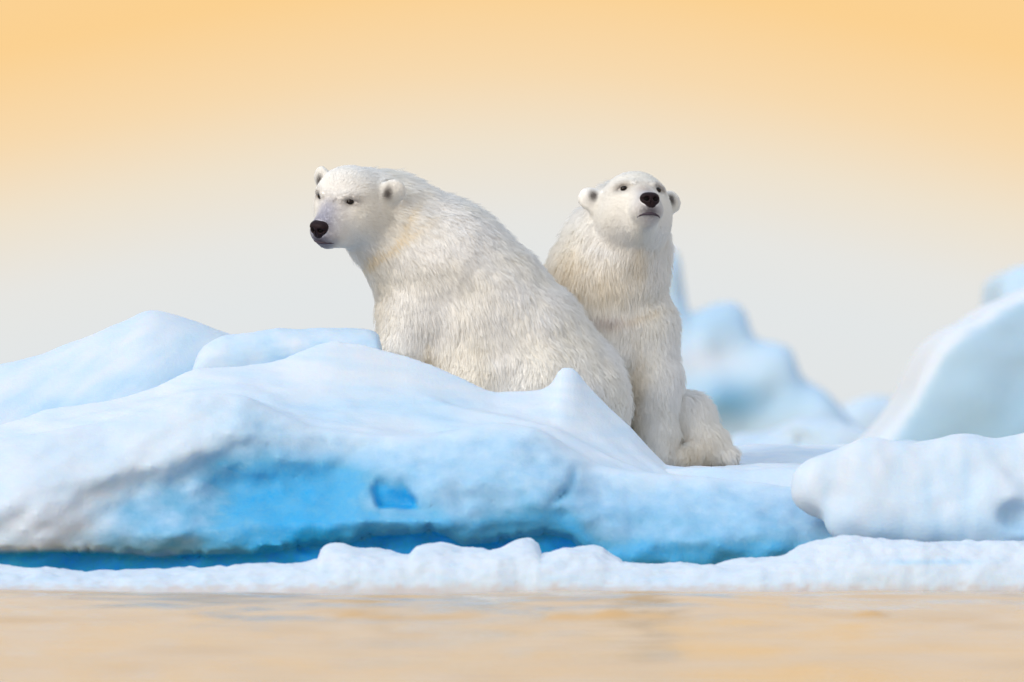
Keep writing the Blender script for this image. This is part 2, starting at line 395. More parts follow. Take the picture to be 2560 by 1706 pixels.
    v = relax(v, f, 1, .5)
    u_, v_ = inv(v)
    bzv = np.interp(v[:, 0], xs, bz); lzv = np.interp(v[:, 0], xs, lz)
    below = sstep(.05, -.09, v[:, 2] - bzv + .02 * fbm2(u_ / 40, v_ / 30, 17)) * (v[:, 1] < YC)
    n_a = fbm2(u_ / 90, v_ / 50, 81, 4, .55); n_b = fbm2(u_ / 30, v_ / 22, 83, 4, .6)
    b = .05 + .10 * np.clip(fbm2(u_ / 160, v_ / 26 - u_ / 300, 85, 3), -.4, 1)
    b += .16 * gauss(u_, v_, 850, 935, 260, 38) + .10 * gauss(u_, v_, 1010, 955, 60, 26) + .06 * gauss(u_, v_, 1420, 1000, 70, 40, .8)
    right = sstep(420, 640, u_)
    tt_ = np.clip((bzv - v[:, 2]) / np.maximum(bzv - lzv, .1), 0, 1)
    b = b * (1 - below) + below * (.09 + right * (.17 + .30 * tt_) + .06 * n_a)  # face blue: ice colour plus its shade painted in, deepening downwards
    edge_l = 1145 - (u_ - 200) * .42 + 14 * n_b                                 # the drape's lower edge: blue ice shows beneath it
    edge_l = np.where(u_ > 520, 1010 + (u_ - 520) * .10 + 12 * n_b, edge_l)
    core = sstep(-10, 70, v_ - edge_l) * sstep(90, 300, u_) * (1 - sstep(720, 930, u_ + 40 * n_a))
    b += core * (.42 + .10 * n_a + .05 * n_b) + .13 * gauss(u_, v_, 600, 1125, 230, 60, .03) + .12 * gauss(u_, v_, 820, 1090, 130, 40)
    b += .16 * below * sstep(.16, .02, v[:, 2] - lzv) * sstep(560, 760, u_) + .28 * gauss(u_, v_, 1560, 1272, 300, 32) + .10 * gauss(u_, v_, 1500, 1190, 330, 50)
    b -= .16 * gauss(u_, v_, 450, 1120, 34, 24, -.6) + .25 * gauss(u_, v_, 170, 1200, 110, 40) + .14 * gauss(u_, v_, 930, 1192, 130, 18) + .12 * gauss(u_, v_, 860, 1160, 22, 18)
    b += .05 * n_b * below * sstep(300, 600, u_)
    b = b + .16 * below * sstep(.13, .0, v[:, 2] - lzv) * sstep(150, 350, u_); b = np.minimum(b, .73 + .25 * np.clip(b - .73, 0, 1))
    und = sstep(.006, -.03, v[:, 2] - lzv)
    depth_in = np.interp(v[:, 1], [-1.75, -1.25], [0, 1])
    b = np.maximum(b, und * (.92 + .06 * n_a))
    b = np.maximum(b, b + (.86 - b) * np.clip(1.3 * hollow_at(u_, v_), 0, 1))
    b += .20 * gauss(u_, v_, 1316, 1098, 9, 24, .25) + .18 * gauss(u_, v_, 1288, 1142, 9, 26, .9)
    dirt_shade = below * (1 - und) * (1 - right) * (.15 + .7 * gauss(u_, v_, 70, 1235, 130, 36) + .3 * gauss(u_, v_, 170, 1130, 110, 60) + .4 * gauss(u_, v_, 170, 1050, 40, 40) + .3 * n_b) + .10 * below * (1 - und) * (.3 + n_a) * (b < .5)  # warm grey of the left face: shading painted into the colour
    o = make_mesh('ice_ridge', v, f, MAT_ICE, attrs={'blue': np.clip(b, 0, 1), 'dirt_shade': np.clip(.12 * dirt_shade, 0, .3)})
    tag(o, 'wide weathered ice ridge with blue undercut face in front of the two bears', 'ice')
ridge()

pale_mottle = lambda v, n, u, w_: .10 + .08 * fbm3(v * 2.0, 3, 3)  # unused faint blue mottle
loft('snow_mound', [(-300, 930), (-150, 885), (0, 838), (60, 822), (100, 812), (200, 775), (260, 748), (300, 730), (325, 719), (345, 716), (370, 719), (400, 727), (480, 752), (530, 768), (600, 800), (680, 850), (740, 890)], .25, .75, .8, .4, .03, MAT_ICE,
     'smooth snow mound with a pointed top, rising behind the ice ridge and slab', 'snow mound', noise=(.016, 1.6), seed=12, pf=1.0,
     blue=lambda v, n, u, q: .09 + .14 * gauss(u, q, 470, 830, 90, 60) + .16 * gauss(u, q, 150, 930, 160, 28) + .16 * gauss(u, q, 330, 880, 110, 26) + .10 * fbm2(u / 60 + q / 40, q / 120 - u / 200, 4))
loft('ice_slab', [(449, 834), (455, 815), (470, 797), (495, 781), (520, 772), (580, 764), (640, 758), (700, 757), (760, 755), (820, 756), (850, 758), (868, 766), (872, 776)], -.42, .22, .22, .02, .012, MAT_ICE,
     'pale blue ice slab lying flat behind the ridge, beside the side-on bear', 'ice slab', noise=(.009, 4), seed=14, pf=.35, pb=.5,
     base=.93, blue=lambda v, n, u, q: .16 + .14 * gauss(u, q, 700, 830, 120, 40) - .10 * gauss(u, q, 480, 815, 40, 30) - .14 * gauss(u, q, 670, 800, 26, 20) + .10 * fbm2(u / 60, q / 40, 4))
def ice_block():
    h = .018
    P0 = lambda px, py, y: W(px * 1.088, py * 1.088, y)
    xs = np.arange(1.25, 4.2, h); ys = np.arange(-2.35, -1.05, h); zs = np.arange(.02, 1.0, h)
    X, Y, Z = np.meshgrid(xs, ys, zs, indexing='ij'); P = np.stack([X, Y, Z], -1).reshape(-1, 3)
    k = 1.088 / S
    d = None
    for a, b, ra, rb in [((1895, 1120, -1.85), (2000, 1116, -1.8), 72, 88), ((2000, 1116, -1.8), (2200, 1120, -1.75), 88, 98), ((2200, 1118, -1.75), (2420, 1110, -1.7), 98, 110),
                         ((2420, 1110, -1.7), (2700, 1150, -1.6), 110, 80), ((1975, 1165, -1.92), (2300, 1185, -1.92), 56, 66), ((2300, 1185, -1.92), (2650, 1200, -1.8), 66, 70), ((1880, 1100, -1.5), (2500, 1100, -1.4), 50, 70), ((1935, 1205, -1.95), (2650, 1225, -1.95), 42, 60)]:
        x = round_cone(P, P0(*a), P0(*b), ra * k, rb * k); d = x if d is None else smin(d, x, .10)
    d = d + .018 * fbm3(P * np.array([2.2, 2.6, 1.6]), 18, 3, .5) + .012 * noise3(P * 11, 28)
    hol = np.linalg.norm((P - P0(2345, 1185, -2.1)) * np.array([1, .8, 1.5]), axis=1) - .10      # notch near its right end
    d = smax(d, -hol, .06)
    v, f = surface_nets(d.reshape(X.shape).astype(np.float32), (xs[0], ys[0], zs[0]), h)
    v = relax(v, f, 2, .5); n = normals_of(v, f); u, q = inv(v)
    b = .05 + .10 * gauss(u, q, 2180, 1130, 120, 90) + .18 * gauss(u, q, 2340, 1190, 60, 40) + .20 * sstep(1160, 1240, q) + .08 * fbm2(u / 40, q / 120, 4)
    tag(make_mesh('ice_block', v, f, MAT_ICE, attrs={'blue': np.clip(b, 0, 1), 'dirt_shade': .03 * sstep(1150, 1220, q)}),  # slightly greyer towards the bottom
        'rounded white ice block beside the ridge, behind the low ice edge', 'ice block')
ice_block()

# the low ice edge floating in front
front_prof = [(-700, 1305), (-300, 1302), (0, 1299), (60, 1309), (160, 1311), (300, 1311), (420, 1308), (480, 1304), (560, 1303), (640, 1298), (700, 1292), (734, 1288), (740, 1275), (745, 1262), (760, 1255), (780, 1256), (860, 1264), (915, 1274), (943, 1277), (952, 1264), (962, 1254), (985, 1250), (1015, 1251), (1040, 1260), (1062, 1268),
              (1085, 1264), (1120, 1266), (1150, 1256), (1175, 1242), (1200, 1235), (1222, 1236), (1235, 1246), (1240, 1260), (1238, 1275), (1258, 1274), (1290, 1263), (1330, 1253), (1360, 1254), (1385, 1260), (1400, 1272), (1424, 1282), (1430, 1295), (1500, 1296), (1560, 1299), (1640, 1298), (1720, 1286), (1770, 1282), (1808, 1276), (1822, 1266),
              (1840, 1255), (1880, 1241), (1940, 1233), (2000, 1235), (2060, 1240), (2120, 1247), (2200, 1246), (2280, 1240), (2353, 1246), (2600, 1250), (3000, 1270)]
loft('low_ice_edge', front_prof, -2.45, .42, .5, .4, .011, MAT_ICE, 'low white ice edge with rounded lumps floating along the waterline', 'ice floe', noise=(.018, 6), seed=23, pf=.5, pb=.6, base=-.06, crest_w=.6,
     blue=lambda v, n, u, q: .03 + .08 * np.clip(fbm2(u / 60, q / 20, 4), 0, 1) + .05 * sstep(1290, 1330, q) + .22 * gauss(u, q, 2130, 1292, 110, 7),  # the narrow streak at right is a bluish shadow painted in
     dirt_shade=lambda v, n, u, q: .9 * sstep(.045, .012, v[:, 2] + .02 * fbm2(u / 30, q / 10, 2)) + .18 * np.clip(fbm2(u / 70, q / 12, 6) + .1, 0, 1) * sstep(.25, .1, v[:, 2]))

# ice far behind: each a wall of ice with its own outline, real depth and rounded shoulders
def berg(name, prof, y0, depth, h, label, cat, blue, seed, lean=.15, noise=(.1, .6), k=.3, dirt_shade=None):
    px, pz = XZ(prof, y0)
    xs = np.arange(px[0] - .6, px[-1] + .6, h); ys = np.arange(y0 - depth * .5, y0 + depth, h * 1.5); zs = np.arange(-.4, pz.max() + .6, h)
    top = np.interp(xs, px, pz, left=-1.5, right=-1.5)
    sl = np.gradient(top, h); nrm_ = 1 / np.sqrt(1 + np.clip(sl, -4, 4) ** 2)
    X, Y = np.meshgrid(xs, ys, indexing='ij')
    back = .5 * np.maximum(Y - y0 - depth * .4, 0)
    TOP = top[:, None] - back + noise[0] * .25 * fbm2(X * noise[1] * 2, Y * noise[1], seed, 3)
    XX, ZZ = np.meshgrid(xs, zs, indexing='ij')
    YF = y0 - depth * .3 + lean * ZZ + noise[0] * 2 * fbm2(XX * noise[1], ZZ * noise[1] * 1.4, seed + 5, 4)
    vol = smax((zs[None, None, :] - TOP[:, :, None]) * nrm_[:, None, None], YF[:, None, :] - ys[None, :, None], k)
    vol = smax(vol, (ys[None, :, None] - (y0 + depth * .8)) + 0 * vol, k).astype(np.float32)
    vol[0] = vol[-1] = 1; vol[:, 0] = vol[:, -1] = 1; vol[:, :, 0] = np.maximum(vol[:, :, 0], .01)
    # the grid is stretched along y: rescale after meshing
    v, f = surface_nets(vol, (0, 0, 0), 1.0)
    v = v * np.array([h, h * 1.5, h]) + np.array([xs[0], ys[0], zs[0]])
    v = relax(v, f, 2, .5); n = normals_of(v, f); u, q = inv(v)
    dd = np.zeros(len(v)) if dirt_shade is None else np.clip(dirt_shade(v, u, q), 0, 1)
    return tag(make_mesh(name, v, f, MAT_ICE, attrs={'blue': np.clip(blue(v, n, u, q), 0, 1), 'dirt_shade': dd}), label, cat)
berg('iceberg', [(1380, 1050), (1385, 760), (1440, 700), (1500, 640), (1518, 590), (1534, 560), (1550, 566), (1562, 590), (1566, 630), (1564, 690), (1568, 728), (1600, 712), (1625, 702), (1650, 697), (1690, 703), (1712, 720), (1722, 745), (1726, 784), (1745, 790), (1790, 800), (1815, 818), (1824, 845), (1828, 872), (1850, 888), (1885, 902), (1912, 930), (1940, 962), (1980, 1000), (1990, 1040)], 45, 6, .11,
     'far blurred blue iceberg with a thin spire behind the upright bear', 'iceberg',
     lambda v, n, u, q: .20 + .34 * gauss(u, q, 1680, 925, 75, 42) - .22 * gauss(u, q, 1620, 830, 95, 36) + .08 * gauss(u, q, 1650, 735, 110, 28) + .08 * gauss(u, q, 1800, 920, 80, 60) + .05 * fbm3(v * .6, 2), 41, .25, (.25, .35), .4)
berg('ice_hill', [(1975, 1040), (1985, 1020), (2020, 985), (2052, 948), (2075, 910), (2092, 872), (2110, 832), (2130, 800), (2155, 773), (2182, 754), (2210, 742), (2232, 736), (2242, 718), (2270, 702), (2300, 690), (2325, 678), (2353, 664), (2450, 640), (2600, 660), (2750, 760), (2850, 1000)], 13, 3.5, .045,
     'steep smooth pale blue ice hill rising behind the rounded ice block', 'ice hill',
     lambda v, n, u, q: .30 + .06 * sstep(760, 1000, q) + .03 * fbm3(v * .8, 2) - .30 * sstep(.25, .7, -n[:, 0] * .7 + n[:, 2] * .7), 45, .12, (.06, .5), .14)  # whiter where it faces left and up: sunlit rim painted in
berg('ice_tower', [(2280, 900), (2286, 650), (2300, 630), (2330, 618), (2360, 613), (2420, 610), (2500, 640), (2560, 800), (2600, 1050)], 42, 5, .13,
     'blurred pale ice tower rising behind the steep ice hill', 'iceberg', lambda v, n, u, q: .24 + .05 * fbm3(v, 2), 47, .15, (.2, .4), .4)
berg('ice_hummock', [(1860, 1030), (1880, 985), (1930, 940), (1960, 922), (2000, 912), (2030, 914), (2080, 930), (2140, 960), (2200, 1030)], 60, 6, .16,
     'low blurred pale teal ice hummock far off between iceberg and hill', 'ice hummock', lambda v, n, u, q: .16 + .05 * fbm3(v * .3, 2), 49, .3, (.2, .4), .4)
berg('brash_ice', [(1640, 1040), (1690, 1005), (1740, 994), (1780, 985), (1810, 968), (1850, 960), (1890, 966), (1920, 972), (1960, 985), (1990, 1000), (2010, 1040)], 24, 2.5, .06,
     'low grey rubble of brash ice at the foot of the far iceberg', 'brash ice', lambda v, n, u, q: .20 + .12 * fbm3(v, 2), 51, .4, (.25, 1.2), .2, lambda v, u, q: .25 + .3 * fbm3(v * 1.3, 8))

# ----------------------------------------------------------------- polar bears
def head_frame(yaw, pitch, roll):
    a, p, r = (math.radians(t) for t in (yaw, pitch, roll))
    F0 = np.array([math.sin(a), -math.cos(a), 0]); R0 = np.array([math.cos(a), math.sin(a), 0]); U0 = np.array([0, 0, 1.])
    F = F0 * math.cos(p) + U0 * math.sin(p); U = U0 * math.cos(p) - F0 * math.sin(p)
    R = R0 * math.cos(r) - U * math.sin(r); U = U * math.cos(r) + R0 * math.sin(r)
    return np.stack([R, F, U])                     # rows: picture-right side, forward, up
def ellipsoid(p, c, r, M=None):
    q = p - c
    if M is not None: q = q @ M.T
    q = q / r; k = np.linalg.norm(q, axis=1)
    return (k - 1) * np.asarray(r).min() * .5 + (k - 1) * np.mean(r) * .5

class Bear:
    def __init__(s, y0, head_at, head_y, yaw, pitch, roll, hscale=1.0):
        s.y0, s.prims, s.hs = y0, [], hscale
        s.H = head_frame(yaw, pitch, roll); s.ho = W(*head_at, head_y)
    def hp(s, r, f, u): return s.ho + np.array([r, f, u]) * s.hs @ s.H
    def rp(s, r): return r / S * (D + s.y0) / D
    def cone(s, a, b, ra, rb, part, flow, k=.06, ys=1.0):
        A = W(a[0], a[1], s.y0 + a[2]); B = W(b[0], b[1], s.y0 + b[2])
        s.prims.append(('c', A, B, s.rp(ra), s.rp(rb), part, np.array(flow, float), k))
    def head(s):
        add = lambda *q: s.prims.append(q)
        F, Rr, Uu = s.H[1], s.H[0], s.H[2]; h = s.hs
        def cone(a, b, ra, rb, flow, k): add('c', s.hp(*a), s.hp(*b), ra * h, rb * h, 'head', flow, k)
        def ell(c, r, flow, k, part='head', M=None): add('e', s.hp(*c), np.array(r) * h, s.H if M is None else M, None, part, flow, k)
        back = -F * .9 - Uu * .25
        ell((0, .035, -.075), (.165, .185, .150), back, .05)
        ell((0, .085, -.012), (.120, .100, .100), back, .06)                     # forehead
        cone((0, .12, -.098), (0, .285, -.146), .102, .058, back, .06)           # muzzle
        cone((0, .16, -.16), (0, .265, -.178), .08, .050, back, .04)             # upper lips
        cone((0, .04, -.165), (0, .245, -.214), .105, .036, back - Uu * .3, .05) # jaw
        for q in (-1, 1):
            ell((q * .082, .04, -.130), (.088, .13, .105), back - Uu * .6 + Rr * q * .3, .05)   # cheeks
            ell((q * .066, .155, -.002), (.036, .050, .012), back, .04)             # brow
            ell((q * .044, .262, -.170), (.034, .040, .040), back, .03)          # lip pads
            fl = Uu * .8 + Rr * q * .5 - F * .2
            s.prims.append(('ear', s.hp(q * .208, -.012, .0), q, h * .97, None, 'ear', fl, .025))
    def field(s, P):
        d = None; ds = []
        for pr in s.prims:
            if pr[0] == 'c': x = round_cone(P, pr[1], pr[2], pr[3], pr[4])
            elif pr[0] == 'e': x = ellipsoid(P, pr[1], pr[2], pr[3])
            else:
                loc = (P - pr[1]) @ s.H.T / pr[3]; q = pr[2]
                # the ear: a thick rounded cup open to the front
                c, sn = math.cos(q * .45), math.sin(q * .45)
                lx, ly = loc[:, 0] * c + loc[:, 1] * sn * -1, loc[:, 0] * sn + loc[:, 1] * c
                e = np.sqrt((lx / .056) ** 2 + (ly / .024) ** 2 + (loc[:, 2] / .056) ** 2)
                outer = (e - 1) * .04
                cup = np.sqrt((lx / .039) ** 2 + ((ly - .024) / .026) ** 2 + ((loc[:, 2] + .004) / .041) ** 2)
                x = smax(outer, -(cup - 1) * .03, .008) * pr[3]
                root = round_cone(P, pr[1], pr[1] - s.H[0] * q * .05 * pr[3] - s.H[2] * .03 * pr[3], .034 * pr[3], .07 * pr[3])
                x = smin(x, root, .03)
            ds.append(x)
            d = x if d is None else smin(d, x, pr[7])
        # eye sockets
        for q in (-1, 1):
            e = np.linalg.norm(P - s.hp(q * .094, .205, -.024), axis=1) - .020 * s.hs
            d = smax(d, -e, .03)
        return d, ds

def surf_point(bear, a, direction, far=.3):
    """March from a point outside back along -direction to the skin."""
    t = np.linspace(far, -far, 600); P = a + t[:, None] * direction
    d, _ = bear.field(P); i = np.argmax(d < 0)
    return P[i]

def build_bear(bear, label, tint_fn, density, seed, base_px, len_fn, wet_fn=None, name='polar_bear'):
    R_ = np.random.default_rng(seed)
    h = .0095
    lo = np.full(3, 9.); hi = -lo
    for pr in bear.prims:
        if pr[0] == 'c':
            for c, r in ((pr[1], pr[3]), (pr[2], pr[4])): lo = np.minimum(lo, c - r); hi = np.maximum(hi, c + r)
        else:
            lo = np.minimum(lo, pr[1] - .15); hi = np.maximum(hi, pr[1] + .15)
    lo -= .05; hi += .05
    n = np.ceil((hi - lo) / h).astype(int)
    ax = [lo[i] + h * np.arange(n[i]) for i in range(3)]
    vol = np.empty(n, np.float32)
    YY, ZZ = np.meshgrid(ax[1], ax[2], indexing='ij'); q = np.empty((YY.size, 3)); q[:, 1] = YY.ravel(); q[:, 2] = ZZ.ravel()
    ch = 6
    for i in range(0, n[0], ch):
        xs_ = ax[0][i:i + ch]
        P = np.concatenate([np.c_[np.full(len(q), x), q[:, 1:]] for x in xs_])
        d, _ = bear.field(P); vol[i:i + ch] = d.reshape(len(xs_), n[1], n[2])
    v, f = surface_nets(vol, lo, h)
    v = relax(v, f, 2, .5)
    nv = normals_of(v, f)
    # lumps and folds of the coat
    body_n = fbm3(v * 5, seed, 3) * .012
    _, ds = bear.field(v); ds = np.stack(ds, 1)
    parts = [p[5] for p in bear.prims]; flows = np.stack([p[6] / np.linalg.norm(p[6]) for p in bear.prims])
    headw = np.min(ds[:, [i for i, p in enumerate(parts) if p in ('head', 'ear')]], 1)
    v = v + nv * (body_n * sstep(.0, .1, headw))[:, None]
    nv = normals_of(v, f)
    wgt = np.exp(-np.clip(ds - ds.min(1, keepdims=True), 0, 1) / .03)
    flow = wgt @ flows; flow /= np.maximum(np.linalg.norm(flow, axis=1, keepdims=True), 1e-6)
    pid = ds.argmin(1)
    hl = (v - bear.ho) @ bear.H.T / bear.hs
    tint = tint_fn(v, hl, np.array(parts)[pid])
    base = W(*base_px, bear.y0)
    root = bpy.data.objects.new(name, None); COL.objects.link(root); root.location = base; root.empty_display_size = .2
    tag(root, label, 'polar bear', 'polar bears sitting on the ice')
    body = make_mesh('body', v - base, f, MAT_SKIN, root, {'tint': tint})
    # ---- fur: strands as hair curves, combed along the coat
    tri = np.concatenate([f[:, [0, 1, 2]], f[:, [0, 2, 3]]])
    area = .5 * np.linalg.norm(np.cross(v[tri[:, 1]] - v[tri[:, 0]], v[tri[:, 2]] - v[tri[:, 0]]), axis=1)
    tn = nv[tri[:, 0]]
    wt = area * np.where(tn[:, 1] > .35, .35, 1.0)
    th = hl[tri[:, 0]]; ishead = np.isin(np.array(parts)[pid[tri[:, 0]]], ('head', 'ear'))
    wt = wt * np.where(ishead, 3.0, 1.0)
    cnt = int(density)
    pick = R_.choice(len(tri), cnt, p=wt / wt.sum())
    b = R_.random((cnt, 2)); m = b.sum(1) > 1; b[m] = 1 - b[m]
    bc = np.c_[1 - b.sum(1), b]
    def lerp(A): return (A[tri[pick]] * (bc[:, :, None] if A.ndim == 2 else bc)).sum(1)
    p0, nn, fl, tt, hh = lerp(v), lerp(nv), lerp(flow), lerp(tint), lerp(hl)
    nn /= np.linalg.norm(nn, axis=1, keepdims=True)
    part = np.array(parts)[pid[tri[pick, 0]]]
    tang = fl - (fl * nn).sum(1, keepdims=True) * nn
    tl = np.linalg.norm(tang, axis=1, keepdims=True); tang = tang / np.maximum(tl, .15)
    bt = np.cross(nn, tang)
    swirl = .40 * noise3(p0 * 5, seed + 3) + .22 * noise3(p0 * 18, seed + 4)
    tang = tang + bt * swirl[:, None]
    ln = len_fn(hh, part, p0) * R_.uniform(.75, 1.2, cnt)
    guard = (R_.random(cnt) < .10) & ~np.isin(part, ('head', 'ear'))
    ln = ln * np.where(guard, 1.4, 1)
    lift = .23 + .10 * noise3(p0 * 13, seed + 9) + R_.normal(0, .06, cnt) + .22 * guard
    dirv = tang + nn * np.clip(lift, .08, .6)[:, None] + R_.normal(0, .05, (cnt, 3))
    dirv /= np.linalg.norm(dirv, axis=1, keepdims=True)
    tip = p0 + dirv * ln[:, None]
    # clumps
    nc = cnt // 9
    kd = kdtree.KDTree(nc)
    ci = R_.choice(cnt, nc, replace=False)
    for k, i in enumerate(ci): kd.insert(p0[i], k)
    kd.balance()
    near = np.array([kd.find(x)[1] for x in p0])
    g = ci[near]
    sep_ = np.linalg.norm(p0 - p0[g], axis=1)
    same = (sep_ < .03) & ((nn * nn[g]).sum(1) > .5)
    wet = np.clip(wet_fn(p0), 0, 1) if wet_fn else np.zeros(cnt)
    cl = (1 + .30 * wet) * np.where(guard & (wet < .3), .3, 1) * np.where(same, np.where(np.isin(part, ('head', 'ear')), .35, .55), 0) * R_.uniform(.7, 1.1, cnt)
    tip = tip + (p0[g] + dirv[g] * ln[:, None] - tip) * cl[:, None]
    crand = R_.normal(0, 1, (nc, 3))[near]
    sn = nn + (.075 + .07 * wet)[:, None] * crand * same[:, None] * np.where(np.isin(part, ('head', 'ear')), .9, 1)[:, None] + .06 * R_.normal(0, 1, (cnt, 3))
    sn /= np.linalg.norm(sn, axis=1, keepdims=True)
    shade = R_.normal(0, .008, cnt)[:, None]
    tt = np.clip(tt + shade * np.array([1, 1, 1.1]), .01, .985)
    ctr = [p0 - nn * .004, p0 + (tip - p0) * .35 + nn * (ln * .07)[:, None], p0 + (tip - p0) * .7 + nn * (ln * .07)[:, None], tip]
    pts = np.stack(ctr, 1) - base
    rads = np.array([1.0, .95, .7, .18])[None, :] * (np.where(np.isin(part, ('head', 'ear')), .0010, .0012) * R_.uniform(.8, 1.2, cnt))[:, None]
    side = np.where((p0 - bear.ho) @ bear.H[0] > 0, 1, -1)
    def fur(nm, mask):
        k = int(mask.sum())
        if k == 0: return
        cu = bpy.data.hair_curves.new(nm); cu.add_curves([4] * k)
        cu.position_data.foreach_set('vector', pts[mask].astype(np.float32).ravel())
        a = cu.attributes.get('radius') or cu.attributes.new('radius', 'FLOAT', 'POINT')
        a.data.foreach_set('value', rads[mask].astype(np.float32).ravel())
        a = cu.attributes.new('tint', 'FLOAT_COLOR', 'CURVE'); a.data.foreach_set('color', np.c_[tt[mask], np.ones(k)].astype(np.float32).ravel())
        a = cu.attributes.new('skin_normal', 'FLOAT_VECTOR', 'CURVE'); a.data.foreach_set('vector', sn[mask].astype(np.float32).ravel())
        cu.materials.append(MAT_FUR)
        o = bpy.data.objects.new(nm, cu); COL.objects.link(o); o.parent = root
    # nothing grows on the nose, lips and eyes
    bald = np.zeros(cnt, bool)
    bald |= (((hh[:, 0] / .052) ** 2 + ((hh[:, 1] - .335) / .045) ** 2 + ((hh[:, 2] + .136) / .042) ** 2) < 1)
    for q_ in (-1, 1):
        bald |= (((np.abs(hh[:, 0] - q_ * .094) / .022) ** 2 + ((hh[:, 1] - .20) / .04) ** 2 + ((hh[:, 2] + .024) / .015) ** 2) < 1)
    ok = ~bald
    fur('head_fur', ok & (part == 'head')); fur('torso_fur', ok & (part == 'torso'))
    fur('foreleg_fur', ok & (part == 'foreleg')); fur('hind_leg_fur', ok & (part == 'hind_leg'))
    fur('ear_fur', ok & (part == 'ear') & (side < 0)); fur('ear_fur', ok & (part == 'ear') & (side > 0))
    # ---- eyes
    Hm = bear.H; hs = bear.hs
    def ball(nm, c, r, mat, par=root, M=Hm, nseg=20):
        th_ = np.linspace(0, np.pi, nseg); ph = np.linspace(0, 2 * np.pi, nseg * 2 + 1)[:-1]
        T, Pp = np.meshgrid(th_, ph, indexing='ij')
        loc = np.stack([np.sin(T) * np.cos(Pp) * r[0], np.sin(T) * np.sin(Pp) * r[1], np.cos(T) * r[2]], -1).reshape(-1, 3)
        nph = len(ph); i, j = np.meshgrid(np.arange(nseg - 1), np.arange(nph), indexing='ij')
        fa = np.stack([i * nph + j, (i + 1) * nph + j, (i + 1) * nph + (j + 1) % nph, i * nph + (j + 1) % nph], -1).reshape(-1, 4)
        return make_mesh(nm, loc @ M + c - base, fa, mat, par)
    for q_ in (-1, 1):
        dr = bear.H.T @ np.array([q_ * .55, .82, .08]); dr /= np.linalg.norm(dr)
        sp = surf_point(bear, bear.hp(q_ * .094, .20, -.024), dr)
        eye = ball('eye', sp - dr * .002 * hs, np.array([.022, .018, .0155]) * hs, MAT_EYE)
    # ---- nose: leather pad with nostrils, built like the body from a small field
    nc_ = bear.hp(0, .318, -.136)
    g_ = np.arange(-.075, .075, .0035); G = np.stack(np.meshgrid(g_, g_, g_, indexing='ij'), -1).reshape(-1, 3)
    e1 = (np.sqrt((np.abs(G[:, 0]) / .049) ** 2.6 + (np.abs(G[:, 1]) / .036) ** 2.2 + (np.abs(G[:, 2] - .002) / .034) ** 2.4) - 1) * .035
    e2 = (np.sqrt((G[:, 0] / .034) ** 2 + ((G[:, 1] + .002) / .030) ** 2 + ((G[:, 2] + .022) / .034) ** 2) - 1) * .026
    dd_ = smin(e1, e2, .012)
    for q_ in (-1, 1):
        no = (np.sqrt(((G[:, 0] - q_ * .021) / .013) ** 2 + ((G[:, 1] - .034) / .022) ** 2 + ((G[:, 2] + .006) / .012) ** 2) - 1) * .012
        no2 = round_cone(G, np.array([q_ * .026, .03, -.008]), np.array([q_ * .045, .016, -.004]), .006, .003)
        dd_ = smax(dd_, -smin(no, no2, .006), .006)
    sl = np.maximum(np.abs(G[:, 0]) - .0015, np.maximum(G[:, 2] + .004, -(G[:, 1] - .022)))
    dd_ = smax(dd_, -sl, .004)
    nvv, nff = surface_nets(dd_.reshape((len(g_),) * 3).astype(np.float32), (g_[0],) * 3, .0035)
    nvv = relax(nvv, nff, 1, .4)
    nose = make_mesh('nose', (nvv * hs) @ Hm + nc_ - base, nff, MAT_NOSE, root)
    for q_ in (-1, 1):
        ball('nostril', nc_ + np.array([q_ * .021, .016, -.006]) * hs @ Hm, np.array([.0145, .012, .0130]) * hs, MAT_NOSTRIL, nose, nseg=10)
    # ---- mouth line: a dark lip following the muzzle
    pts_m = []
    for a_ in np.linspace(-1, 1, 25):
        dr = bear.H.T @ np.array([math.sin(a_ * .95), math.cos(a_ * .95), -.0]); dr /= np.linalg.norm(dr)
        c0 = bear.hp(0, .235, -.208 - .006 * abs(a_) ** 2)
        pts_m.append(surf_point(bear, c0, dr, .14))
    pts_m = np.array(pts_m); ring = []
    for i_, c in enumerate(pts_m):
        tgt = pts_m[min(i_ + 1, 24)] - pts_m[max(i_ - 1, 0)]; tgt /= np.linalg.norm(tgt)
        up = Hm[2]; sd = np.cross(tgt, up); rr = .0085 * hs * (1 - .75 * abs(i_ - 12) / 12 ** 1.0 * 1.0)
        ring += [c + rr * (math.cos(k * math.pi / 4) * up + math.sin(k * math.pi / 4) * sd) for k in range(8)]
    fa = [[i_ * 8 + k, i_ * 8 + (k + 1) % 8, (i_ + 1) * 8 + (k + 1) % 8, (i_ + 1) * 8 + k] for i_ in range(24) for k in range(8)]
    make_mesh('mouth', np.array(ring) - base, np.array(fa), MAT_LIP, root)
    return root

